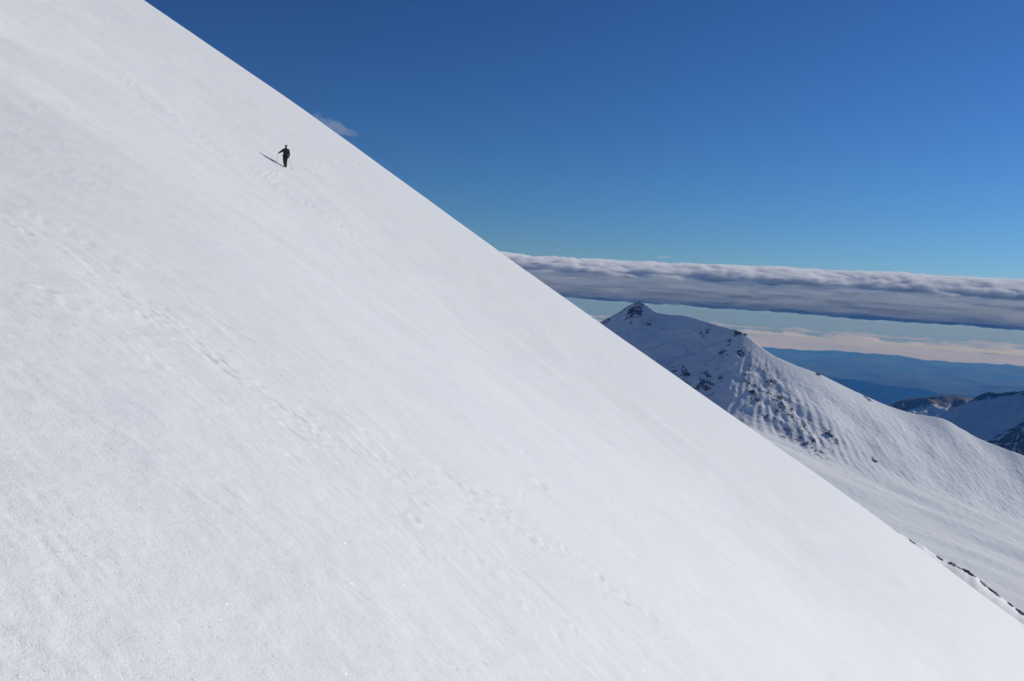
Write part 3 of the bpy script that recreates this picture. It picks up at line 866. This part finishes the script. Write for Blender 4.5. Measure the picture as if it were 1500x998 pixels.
g = 0.022
jk = [(0.01, 0.04, 0.84, (0.175, 0.135)), (0.0, 0.03, 0.98, (0.175, 0.135)), (-0.005, 0.02, 1.18, (0.195, 0.14)), (-0.005, 0.025, 1.33, (0.18, 0.13)), (0.0, 0.03, 1.435, (0.105, 0.095)), (0.003, 0.012, 1.535, 0.082)]
jacket = skin_mesh("jacket", [jk,
    [jk[3], pt3(shL, 0.085), pt3(mid(shL, elL, .5), 0.072), pt3(elL, 0.064), pt3(mid(elL, wrL, .5), 0.058), pt3(mid(elL, wrL, .96), 0.046)],
    [jk[3], pt3(shR, 0.085), pt3(mid(shR, elR, .5), 0.072), pt3(elR, 0.064), pt3(mid(elR, wrR, .5), 0.058), pt3(mid(elR, wrR, .96), 0.046)]], jacket_m, person)
tr = skin_mesh("trousers", [[pt3(pel, (0.165, 0.125)), pt3(hipL, 0.115), pt3(mid(hipL, kneL, .5), 0.103), pt3(kneL, 0.075), pt3(mid(kneL, ankL, .5), 0.066), pt3(mid(kneL, ankL, .9), 0.056)],
    [pt3(pel, (0.165, 0.125)), pt3(hipR, 0.115), pt3(mid(hipR, kneR, .5), 0.103), pt3(kneR, 0.075), pt3(mid(kneR, ankR, .5), 0.066), pt3(mid(kneR, ankR, .9), 0.056)]], trouser_m, person)
for a in (ankL, ankR):
    skin_mesh("boot", [[(a[0], a[1] + 0.01, a[2] + 0.10, 0.060), (a[0], a[1] + 0.015, a[2], 0.062), (a[0], a[1] + 0.02, a[2] - 0.075, (0.05, 0.045))],
                       [(a[0], a[1] + 0.015, a[2], 0.062), (a[0], a[1] - 0.09, a[2] - 0.065, (0.050, 0.042)), (a[0], a[1] - 0.17, a[2] - 0.082, (0.044, 0.032))]], boot_m, person)
for w_, dv in ((wrL, dL), (wrR, dR)):
    hc = hand_chains(w_, dv, -1 if w_ is wrL else 1)
    def thick(p): 
        r_ = p[3]; return (*p[:3], tuple(x + 0.004 for x in r_) if isinstance(r_, tuple) else r_ + 0.003)
    skin_mesh("glove", [[thick(p) for p in c] for c in hc], glove_m, person, 1)
skin_mesh("cap", [[(0.004, 0.040, 1.60, (0.085, 0.085)), (0.004, 0.026, 1.66, (0.088, 0.098)), (0.004, 0.012, 1.71, (0.084, 0.102)), (0.004, 0.012, 1.765, (0.05, 0.06))]], cap_m, person)
def lens_strip():
    bm = bmesh.new()
    rowsv = []
    for k in range(13):
        a = R(-62 + 124 * k / 12)
        x = 0.004 + 0.092 * math.sin(a); y = -0.012 - 0.098 * math.cos(a)
        rowsv.append([bm.verts.new((x * s_ + 0.004 * (1 - s_), y * s_, zz)) for zz, s_ in ((1.632, 1.0), (1.668, 1.0), (1.668, 0.93), (1.632, 0.93))])
    for p, q_ in zip(rowsv[:-1], rowsv[1:]):
        for j in range(4): bm.faces.new((p[j], p[(j + 1) % 4], q_[(j + 1) % 4], q_[j]))
    bm.faces.new(rowsv[0]); bm.faces.new(rowsv[-1][::-1])
    bmesh.ops.recalc_face_normals(bm, faces=bm.faces)
    me = bpy.data.meshes.new("sunglasses"); bm.to_mesh(me); bm.free(); me.materials.append(lens_m)
    link(bpy.data.objects.new("sunglasses", me), person)
lens_strip()
skin_mesh("strap", [[(0.115, 0.03, 1.49, 0.02), (0.12, -0.115, 1.40, 0.02), (0.115, -0.135, 1.25, 0.018), (0.125, -0.11, 1.08, 0.016)]], strap_m, person, 1)

def tube(name, pts, rads, mat, parent, seg=10):
    bm = bmesh.new(); rings = []
    for i, p in enumerate(pts):
        p = Vector(p)
        dv = (Vector(pts[min(i + 1, len(pts) - 1)]) - Vector(pts[max(i - 1, 0)])).normalized()
        a = dv.orthogonal().normalized(); b = dv.cross(a)
        rings.append([bm.verts.new(p + (a * math.cos(2 * math.pi * k / seg) + b * math.sin(2 * math.pi * k / seg)) * rads[i]) for k in range(seg)])
    for p, q_ in zip(rings[:-1], rings[1:]):
        for k in range(seg): bm.faces.new((p[k], p[(k + 1) % seg], q_[(k + 1) % seg], q_[k]))
    bm.faces.new(rings[0][::-1]); bm.faces.new(rings[-1])
    bmesh.ops.recalc_face_normals(bm, faces=bm.faces)
    me = bpy.data.meshes.new(name); bm.to_mesh(me); bm.free(); me.materials.append(mat)
    for p in me.polygons: p.use_smooth = True
    return link(bpy.data.objects.new(name, me), parent)

def trekking_pole(label, hand, tip):
    root = empty("trekking_pole", foot + Vector(tip)); tag(root, label, "trekking pole", "trekking poles held by the walker")
    a = Vector(hand) - Vector(tip); L = a.length; u = a / L
    top = a + u * 0.05
    tube("shaft", [u * 0.03, u * (L * 0.45), u * (L * 0.45 + 0.004), a - u * 0.06], [0.006, 0.0065, 0.008, 0.009], pole_m, root)
    tube("tip", [(0, 0, 0), u * 0.032], [0.002, 0.0058], pole_m, root)
    tube("basket", [u * 0.06, u * 0.064, u * 0.072, u * 0.078], [0.010, 0.030, 0.030, 0.010], grip_m, root, 16)
    gp = tube("grip", [a - u * 0.075, a - u * 0.06, a, a + u * 0.04, top, top + u * 0.012], [0.012, 0.016, 0.0145, 0.017, 0.02, 0.010], grip_m, root)
    c = a + u * 0.03
    tube("wrist_strap", [c + Vector((0.05 * math.sin(k * math.pi / 6) * 0.6, 0.02 * math.sin(k * math.pi / 3), -0.07 + 0.07 * math.cos(k * math.pi / 6))) for k in range(12)], [0.004] * 12, strap_m, gp, 6)
hl = Vector(wrL) + dL.normalized() * 0.06 + Vector((0.0, -0.03, 0.0))
hr = Vector(wrR) + dR.normalized() * 0.06 + Vector((0.0, -0.03, 0.0))
tl = (-0.56, -0.22, 0.0)
def ground_z(x, y):
    P = np.array(foot) + np.array((x, y, 0.0)); lo, hi = -3.0, 3.0
    for _ in range(40):
        m_ = 0.5 * (lo + hi); p = P + np.array((0, 0, m_)); s_, t_, d_ = p.dot(e1), p.dot(e2), p.dot(n)
        if d_ > float(slope_base(np.array([s_]), np.array([t_]))[0] + slope_large(np.array([s_]), np.array([t_]))[0]): hi = m_
        else: lo = m_
    return 0.5 * (lo + hi)
tl = (tl[0], tl[1], ground_z(tl[0], tl[1]) - 0.03)
trekking_pole("thin trekking pole planted uphill in the walker's outstretched hand", hl, tl)
trekking_pole("thin trekking pole hanging from the walker's lowered downhill hand", hr, (0.475, 0.55, -0.10))
print("person depth", pt, "foot", foot, "rows", NR, "cols", NT)
